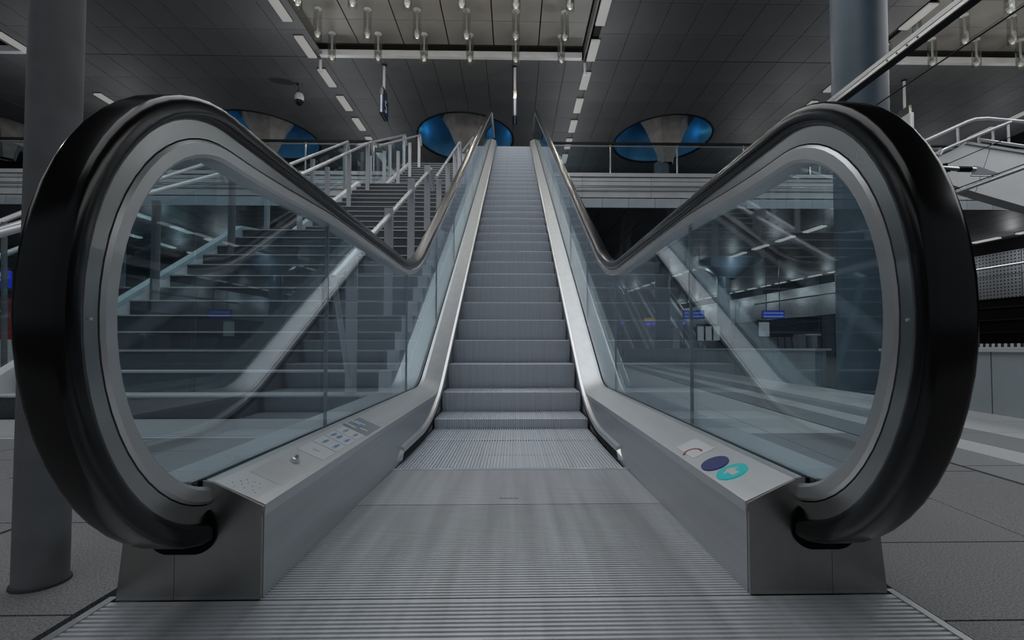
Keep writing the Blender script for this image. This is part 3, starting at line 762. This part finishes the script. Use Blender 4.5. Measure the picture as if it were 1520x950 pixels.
def nose_line(y):                                          # straight pitch lines and flat landings
    pts = [(3.7, 0.0), (4.0, RISE), (4.0+12*GO, 13*RISE), (4.0+12*GO+GO+1.12, 14*RISE-0.0), (4.0+25*GO+1.12, 26*RISE), (4.0+26*GO+2.24, 27*RISE), (4.0+38*GO+2.24, 6.9)]
    return zat(pts, y)
sg = MB(); vs = []
Y = [3.9, 4.0, 7.42, 8.78, 12.2, 13.6, 17.0]
for yv in Y:
    z_ = nose_line(yv); x_ = sxl(yv)
    vs += [(x_-0.10, yv, max(0, z_-0.55)), (x_-0.10, yv, z_+0.05), (x_+0.0, yv, z_+0.05), (x_+0.0, yv, max(0, z_-0.55))]
fs = []
for i in range(len(Y)-1):
    a = 4*i; b = a+4; fs += [(a, a+1, b+1, b), (a+1, a+2, b+2, b+1), (a+2, a+3, b+3, b+2), (a+3, a, b, b+3)]
sg.add(vs, fs+[(0, 1, 2, 3)]); sg.build('stringer', 'stringer', st)

def stair_rail(name_label, xf, segs, posts, r=0.028, glass_on=False, drop=True, h=1.05, brace=None):
    t = thing('stair_railing', name_label, 'railing', (xf(segs[0][0]), segs[0][0], nose_line(segs[0][0])))
    for (y0, y1) in segs:
        p0 = Vector((xf(y0), y0, nose_line(y0)+h)); p1 = Vector((xf(y1), y1, nose_line(y1)+h))
        pts = [p0, p1]
        if drop: pts.append(p1+Vector((0.02, 0.16, -0.30)))
        MB().tube(pts, r, 12).build('handrail', 'white_rail', t, True)
        if glass_on:
            n = max(1, round((y1-y0)/1.45))
            for i in range(n):
                a = y0+(y1-y0)*i/n+0.02; b = y0+(y1-y0)*(i+1)/n-0.02
                q = [Vector((xf(v), v, nose_line(v)+dz)) for v, dz in ((a, 0.1), (b, 0.1), (b, h-0.08), (a, h-0.08))]
                m_ = MB(); off = Vector((0.012, 0, 0)); m_.add([p for p in q]+[p+off for p in q], [(0,1,2,3),(7,6,5,4),(0,4,5,1),(1,5,6,2),(2,6,7,3),(3,7,4,0)])
                m_.build('glass_panel', 'rail_glass', t)
    for yv in posts:
        x_ = xf(yv); zb = nose_line(yv)-0.12; MB().box(x_-0.045, x_+0.045, yv-0.012, yv+0.012, zb, nose_line(yv)+h-0.02).build('post', 'concrete' if yv < 8 and xf(yv) < -3 else 'white_rail', t)
    if brace:
        MB().tube([Vector(p) for p in brace], 0.022, 10).build('brace', 'white_rail', t, True)
    return t
xr = lambda y: -1.32
stair_rail('pale tubular stair railing on flat posts, just left of the escalator, lower flight', xr, [(3.72, 8.0)], [4.15, 5.35, 6.5, 7.7], r=0.03, brace=[(-1.32, 3.74, 1.04), (-1.32, 4.12, 0.24)])
stair_rail('pale tubular stair railing left of the escalator, middle flight', xr, [(8.6, 12.3)], [8.9, 10.1, 11.3, 12.2], r=0.03)
stair_rail('pale tubular stair railing left of the escalator, top flight', xr, [(13.1, 16.4)], [13.3, 14.6, 15.8], r=0.03)
xb = lambda y: -4.30+0.070*y
stair_rail('pale railing with glass panels along the left stair side, lower flight', xb, [(3.25, 7.6)], [4.4, 5.55, 6.85], r=0.035, glass_on=True)
stair_rail('pale stair railing along the left stair side, middle flight', xb, [(8.6, 12.1)], [8.7, 9.75, 10.8, 11.9], r=0.035)
stair_rail('pale stair railing along the left stair side, top flight', xb, [(12.7, 16.7)], [13.1, 14.3, 15.5, 16.6], r=0.035)
xa = lambda y: -5.05+0.085*y
stair_rail('outer pale railing left of the stairs, lower flight', xa, [(4.6, 7.5)], [5.9], r=0.035, glass_on=True)
stair_rail('outer pale railing left of the stairs, middle flight', xa, [(8.6, 12.1)], [8.8, 10.4, 12.0], r=0.035, glass_on=True)
stair_rail('outer pale railing left of the stairs, top flight', xa, [(12.7, 16.7)], [13.6, 15.2, 16.6], r=0.035, glass_on=True)

# ------------------------------------------------------------------ hanging signs and camera
def hang_sign(x, y, z0, digit, lab, rotz, rl, bm_='sign_navy', hl_=0.35, hh=0.93):
    t = thing('hanging_sign', lab, 'sign', (x, y, HC))
    MB().lathe(x, y, [(0.001, HC+0.001), (0.09, HC), (0.09, HC-0.03), (0.04, HC-0.06)], 20).build('ceiling_plate', 'dark_metal', t, True)
    MB().tube([(x, y, HC-0.04), (x, y, HC-rl)], 0.045, 14).build('rod', 'white_metal', t, True)
    bx = MB().box(-0.05, 0.05, -hl_*0.8, hl_*0.8, HC-rl-0.28, HC-rl+0.02).build('bracket', 'steel_guide', t); bx.parent = None
    bx.parent = t; bx.matrix_parent_inverse = Matrix.Identity(4); bx.location = (0, 0, -HC); bx.rotation_euler = (0, 0, rotz)
    p1 = MB().box(-0.07, -0.03, -hl_, hl_, HC-rl-hh, HC-rl-0.28).box(0.03, 0.07, -hl_, hl_, HC-rl-hh, HC-rl-0.28).build('sign_board', bm_, t)
    p2 = MB().box(-0.03, 0.03, -hl_+0.01, hl_-0.01, HC-rl-hh+0.03, HC-rl-0.30).build('light_core', 'sign_white', t)
    for o in (p1, p2): o.matrix_parent_inverse = Matrix.Identity(4); o.location = (0, 0, -HC); o.rotation_euler = (0, 0, rotz)
    if digit:
        tx = text_obj('numeral', digit, 0.62, 'sign_white', (0, 0, 0), (0, 0, 0))
        for sgn in (1, -1):
            o = tx if sgn == 1 else tx.copy()
            if sgn == -1: COL.objects.link(o)
            o.parent = p1; o.location = (sgn*0.073, 0, HC-rl-0.60); o.rotation_euler = (R(90), 0, R(90*sgn))
            
    return t
hang_sign(-4.53, 17.4, 0, '5', 'platform number sign with white 5 on navy board hanging above the stairs', R(0), 0.93)
hang_sign(0.06, 17.4, 0, '', 'hanging platform sign seen edge on above the escalator top', R(0), 1.0)
hang_sign(14.5, 18.0, 0, '', 'hanging pale sign board right of the thick column', R(-5), 1.1, 'white_metal', 0.36, 0.85)
t = thing('cctv_camera', 'white dome camera hanging from the ceiling left of the lamp row', 'camera', (-8.05, 18.75, HC))
MB().lathe(-8.05, 18.75, [(0.001, HC), (0.12, HC), (0.12, HC-0.04), (0.05, HC-0.07), (0.05, HC-0.25), (0.09, HC-0.28), (0.09, HC-0.34), (0.001, HC-0.35)], 20).build('mount', 'steel_guide', t, True)
MB().lathe(-8.05, 18.75, [(0.001, HC-0.34), (0.12, HC-0.37), (0.165, HC-0.48), (0.165, HC-0.64)], 24).build('housing', 'sign_white', t, True)
MB().lathe(-8.05, 18.75, [(0.16, HC-0.64), (0.14, HC-0.72), (0.08, HC-0.79), (0.001, HC-0.81)], 24).build('dome', 'rubber', t, True)

# ------------------------------------------------------------------ things right of the escalator
t = thing('overhead_conductor_bar', 'steel overhead conductor bar with bolts crossing before the thick column', 'conductor bar', (3.6, 3, 3.26))
MB().box(3.56, 3.63, -2.0, 6.0, 3.30, 3.345).build('top_flange', 'steel', t); MB().box(3.565, 3.59, -2.0, 6.0, 3.255, 3.30).build('web', 'steel_bright', t)
MB().box(3.55, 3.64, -2.0, 6.0, 3.24, 3.252).build('bottom_flange', 'dark_metal', t)
for k in range(4): MB().tube([(3.559, 4.25+0.12*k, 3.28), (3.565, 4.25+0.12*k, 3.28)], 0.008, 8).build('bolt', 'dark_metal', t)
tag(MB().tube([(4.03, -2, 3.24), (4.03, 6.0, 3.24)], 0.007, 6).build('overhead_wire', 'dark_metal'), 'thin dark overhead wire running beside the conductor bar', 'wire')
def lnp(px, py, D):      # position in the hall for a sight line measured in the photograph
    xc = (px-777.6)/744*D; zc = (494-py)/744*D; tl = R(1.8); yw = R(1.2)
    f = D*math.cos(tl)-zc*math.sin(tl); u = D*math.sin(tl)+zc*math.cos(tl)
    return Vector((0.022+xc*math.cos(yw)+f*math.sin(yw), f*math.cos(yw)-xc*math.sin(yw), 0.543+u))
# white clad stair enclosure high on the right
t = thing('stair_enclosure', 'white clad inclined stair enclosure hanging high at the right edge', 'staircase', (13, 14, 5))
pxs = [(1380, 238), (1437, 212), (1640, 246), (1640, 344), (1418, 276), (1385, 266)]
def front_back(pts, D, th, name, m, par):
    a = [lnp(x, y, D) for x, y in pts]; b = [p+Vector((0.2, th, 0)) for p in a]; n = len(a)
    return MB().add(a+b, [tuple(range(n)), tuple(range(n, 2*n))[::-1]]+[(i, n+i, n+(i+1) % n, (i+1) % n) for i in range(n)]).build(name, m, par)
front_back([(1378, 240), (1437, 212), (1470, 217), (1447, 285), (1418, 276), (1385, 266)], 14, 0.5, 'cladding_panel', 'cladding_white', t)
front_back([(1471, 217.3), (1560, 233), (1560, 318), (1448, 285.4)], 14, 0.5, 'cladding_panel', 'cladding_white', t)
front_back([(1561, 233.2), (1660, 250), (1660, 347), (1561, 318.4)], 14, 0.5, 'cladding_panel', 'cladding_white', t)
front_back([(1434, 209.5), (1660, 246), (1660, 250), (1434, 213)], 13.95, 0.6, 'top_edge', 'white_metal', t)
t = thing('enclosure_railing', 'curved pale handrails above the white stair enclosure', 'railing', (13, 14.5, 6.5))
MB().tube([lnp(1340, 224, 14.2), lnp(1435, 181, 14.2), lnp(1447, 177, 14.2), lnp(1465, 176, 14.2), lnp(1600, 188, 14.2)], 0.05, 10).build('handrail', 'white_rail', t, True)
MB().tube([lnp(1394, 231, 13.9), lnp(1398, 224, 13.9), lnp(1410, 218, 13.9), lnp(1470, 193, 13.9), lnp(1500, 181, 13.9)], 0.045, 10).build('handrail', 'white_rail', t, True)
MB().tube([lnp(1452, 207, 14.0), lnp(1520, 217, 14.0), lnp(1600, 228, 14.0)], 0.04, 8).build('handrail', 'white_rail', t, True)
for (a, b, c) in ((1421, 190, 216), (1452, 199, 212), (1473, 193, 214), (1496, 183, 213)):
    MB().tube([lnp(a, b, 14.1), lnp(a+1, c, 14.1)], 0.03, 8).build('post', 'white_rail', t)
# insulator bracket and tube
t = thing('catenary_bracket', 'black ribbed insulator on steel bracket beside the right handrail', 'insulator', tuple(lnp(1440, 260, 8)))
def tb2(a, b, r, D=8): return MB().tube([lnp(a[0], a[1], D), lnp(b[0], b[1], D)], r, 14)
ins = MB(); 
n = 22; A = lnp(1421, 251, 8); B = lnp(1440, 251.5, 8)
ins.tube([A.lerp(B, i/n) for i in range(n+1)], [0.046 if i % 2 else 0.034 for i in range(n+1)], 16)
ins.build('ribbed_insulator', 'rubber', t, True)
tb2((1440, 251.5), (1446, 252), 0.04).build('end_fitting', 'steel', t, True)
tb2((1395, 249), (1421, 251), 0.036).build('clamp_tube', 'steel_guide', t, True)
MB().tube([lnp(1396, 245, 8), lnp(1404, 243, 8), lnp(1408, 254, 8), lnp(1400, 255, 8)], 0.02, 8).build('clamp', 'dark_metal', t)
a = [lnp(1445, 246, 8), lnp(1452, 247, 8), lnp(1490, 260, 8), lnp(1445, 259.5, 8)]; b = [p+Vector((0, 0.05, 0)) for p in a]
MB().add(a+b, [(0,1,2,3),(7,6,5,4),(0,4,5,1),(1,5,6,2),(2,6,7,3),(3,7,4,0)]).build('gusset', 'steel', t)
MB().tube([lnp(1440, 261, 8), lnp(1478, 261.5, 8)], 0.012, 8).build('lower_rod', 'steel', t)
t = thing('catenary_tube', 'bright slanting tube below the insulator bracket', 'tube', tuple(lnp(1470, 268, 8)))
MB().tube([lnp(1400, 292, 8), lnp(1560, 234, 8)], 0.034, 12).build('tube', 'steel_bright', t, True)
MB().tube([lnp(1400, 287, 7.9), lnp(1560, 229, 7.9)], 0.01, 6).build('cable', 'dark_metal', t)
tag(MB().tube([lnp(1390, 250, 8.2), lnp(1530, 190, 8.2)], 0.008, 6).build('stay_wire', 'dark_metal'), 'thin stay wire crossing the white stair enclosure', 'wire')
# contact wire by the track wall
tag(MB().tube([lnp(1120, 452, 24), lnp(1250, 433, 21), lnp(1440, 402, 18), lnp(1560, 383, 17)], 0.04, 8).build('conductor_rail', 'steel_bright'), 'long pale conductor rail hanging before the track wall', 'rail')

# ------------------------------------------------------------------ far platform furniture
def display(x, y, z, w, h, lab, rows=2):
    t = thing('departure_display', lab, 'display', (x, y, z))
    MB().box(x-w/2, x+w/2, y, y+0.12, z, z+h).build('case', 'sign_navy', t)
    MB().box(x-w/2+0.02, x+w/2-0.02, y-0.012, y, z+0.02, z+h-0.02).build('screen', 'screen_blue', t)
    for r in range(rows):
        z0 = z+0.05+r*(h-0.08)/rows; 
        for c in range(5):
            x0 = x-w/2+0.05+c*(w-0.1)/5; MB().box(x0, x0+(w-0.1)/5-0.02, y-0.02, y-0.012, z0+0.02, z0+(h-0.08)/rows-0.07).build('text_block', 'screen_text', t)
    for q in (-0.3, 0.3): MB().tube([(x+q*w, y+0.06, z+h), (x+q*w, y+0.06, MZ0)], 0.02, 6).build('hanger', 'dark_metal', t)
display(13.15, 25, 2.05, 1.12, 0.42, 'blue two line departure display hanging above the lit poster')
display(9.1, 25, 2.05, 1.05, 0.42, 'blue two line departure display seen behind the reflected balustrade')
def poster(x, y, z0, z1, w, lab, m='poster_lit'):
    t = thing('poster_case', lab, 'poster case', (x, y, 0))
    MB().box(x-w/2-0.05, x+w/2+0.05, y, y+0.12, z0-0.08, z1+0.12).build('case', 'dark_metal', t)
    MB().box(x-w/2, x+w/2, y-0.01, y, z0, z1).build('poster', m, t)
    MB().box(x-w/2, x-w/2+0.06, y, y+0.1, 0, z0).box(x+w/2-0.06, x+w/2, y, y+0.1, 0, z0).build('leg', 'dark_metal', t)
poster(12.45, 24.6, 1.15, 1.85, 0.52, 'lit white poster case under the right departure display')
poster(9.35, 24.8, 0.95, 1.65, 0.30, 'leftmost of three lit timetable cases'); poster(9.75, 24.8, 0.95, 1.65, 0.30, 'middle of three lit timetable cases'); poster(10.15, 24.8, 0.95, 1.65, 0.30, 'rightmost of three lit timetable cases')
t = thing('ticket_machine', 'pale grey cabinet beside the distant dark column', 'cabinet', (8.0, 24.2, 0))
MB().box(7.75, 8.1, 24.2, 24.7, 0, 1.55).build('body', 'white_metal', t, bevel=0.02); MB().box(7.79, 8.06, 24.19, 24.2, 1.0, 1.4).build('panel', 'fascia_low', t)
t = thing('direction_sign', 'yellow over blue direction sign on two posts', 'sign', (6.6, 24, 0))
MB().box(6.33, 6.88, 24, 24.08, 1.86, 2.02).build('yellow_board', 'screen_yellow', t); MB().box(6.33, 6.88, 24, 24.08, 1.62, 1.85).build('blue_board', 'screen_blue', t)
MB().box(6.40, 6.60, 23.985, 24, 1.68, 1.76).box(6.74, 6.82, 23.985, 24, 1.68, 1.78).build('lettering', 'screen_text', t)
MB().box(6.36, 6.40, 24.02, 24.06, 0, 1.62).box(6.81, 6.85, 24.02, 24.06, 0, 1.62).build('post', 'white_metal', t)
def small_sign(px_, D, lab):
    p = lnp(px_, 479.5, D); t = thing('small_sign', lab, 'sign', tuple(p))
    MB().box(p.x-0.1, p.x+0.1, p.y, p.y+0.05, p.z-0.09, p.z+0.09).build('board', 'screen_blue', t); MB().box(p.x-0.06, p.x+0.02, p.y-0.01, p.y, p.z-0.06, p.z+0.06).build('mark', 'screen_text', t); MB().box(p.x-0.02, p.x+0.02, p.y+0.01, p.y+0.04, 0, p.z-0.09).build('post', 'dark_metal', t)
small_sign(924, 27, 'tiny blue sign by the far escalators'); small_sign(1015, 24, 'tiny blue sign under the left departure display')
t = thing('waste_bin', 'brushed steel waste bin with cylindrical body behind the parapet', 'bin', (7.35, 12.3, 0))
MB().lathe(7.42, 12.3, [(0.20, 0), (0.20, 0.90), (0.001, 0.90)], 28).build('body', 'steel_guide', t, True); MB().box(7.05, 7.22, 12.2, 12.45, 0, 0.90).build('side_unit', 'concrete', t); 
MB().lathe(7.42, 12.3, [(0.205, 0.86), (0.21, 0.88), (0.205, 0.90)], 28).build('rim', 'steel_bright', t, True)
for k in range(5):
    x = 9.15+0.42*k*0.6; y = 17.4
    t = thing('platform_seat', ORD[k]+' dark seat from the left in the bench row beyond the parapet', 'seat', (x, y, 0), 'bench seats beyond the parapet')
    MB().box(x-0.11, x+0.11, y, y+0.40, 0.42, 0.46).build('seat', 'seat_dark', t, bevel=0.01); MB().prism_x([(y+0.38, 0.45), (y+0.42, 0.45), (y+0.50, 0.95), (y+0.46, 0.95)], x-0.11, x+0.11).build('backrest', 'seat_dark', t, bevel=0.01)
    MB().box(x-0.02, x+0.02, y+0.18, y+0.22, 0, 0.42).build('leg', 'dark_metal', t)
def far_escalator(x, lab):
    t = thing('far_escalator', lab, 'escalator', (x, 30, 0))
    for q in (-0.45, 0.45):
        MB().prism_x([(30, 0.1), (30, 0.4), (38.3, 5.1), (38.9, 5.1)], x+q-0.09, x+q+0.09).build('deck', 'cladding_white', t)
        MB().tube([(x+q, 30, 1.0), (x+q, 38.3, 5.6)], 0.035, 8).build('handrail', 'steel', t)
    MB().prism_x([(30, 0.0), (30, 0.15), (38.3, 4.9), (38.9, 4.9)], x-0.36, x+0.36).build('step_band', 'column_paint', t)
far_escalator(7.75, 'distant escalator at the platform end, left one'); far_escalator(9.1, 'distant escalator at the platform end, middle one'); far_escalator(11.2, 'distant escalator at the platform end, right one')

# ------------------------------------------------------------------ left edge things
t = thing('letter_sign', 'blue sign with white letter A at the left edge', 'sign', tuple(lnp(-2, 414, 7)))
p = lnp(-4, 414, 7); MB().box(p.x-0.16, p.x+0.135, p.y, p.y+0.06, p.z-0.12, p.z+0.12).build('board', 'screen_blue', t)
a_ = text_obj('letter', 'A', 0.24, 'white_light', (p.x+0.045, p.y-0.004, p.z), (R(90), 0, 0), t)
t = thing('red_cabinet', 'dark red cabinet below the letter sign at the left edge', 'cabinet', tuple(lnp(-2, 478, 7)))
a = lnp(-30, 442, 7); b = lnp(9, 504, 7); MB().box(a.x, b.x, a.y, a.y+0.4, b.z, a.z).build('body', 'red', t); MB().box(a.x, b.x+0.01, a.y-0.02, a.y, a.z-0.20, a.z-0.17).build('trim_line', 'white_rail', t)
MB().box(a.x, b.x, a.y, a.y+0.4, 0, b.z).build('plinth', 'fascia', t)
t = thing('edge_railing', 'pale double handrail left of the slim column', 'railing', tuple(lnp(10, 360, 6)))
MB().tube([lnp(-40, 345, 6), lnp(60, 305, 7)], 0.035, 10).build('handrail', 'white_rail', t, True)
MB().tube([lnp(-40, 396, 6), lnp(60, 356, 7)], 0.035, 10).build('handrail', 'white_rail', t, True)
MB().tube([lnp(5, 330, 6.3), lnp(5, 590, 6.3)], 0.03, 10).build('post', 'concrete', t, True)
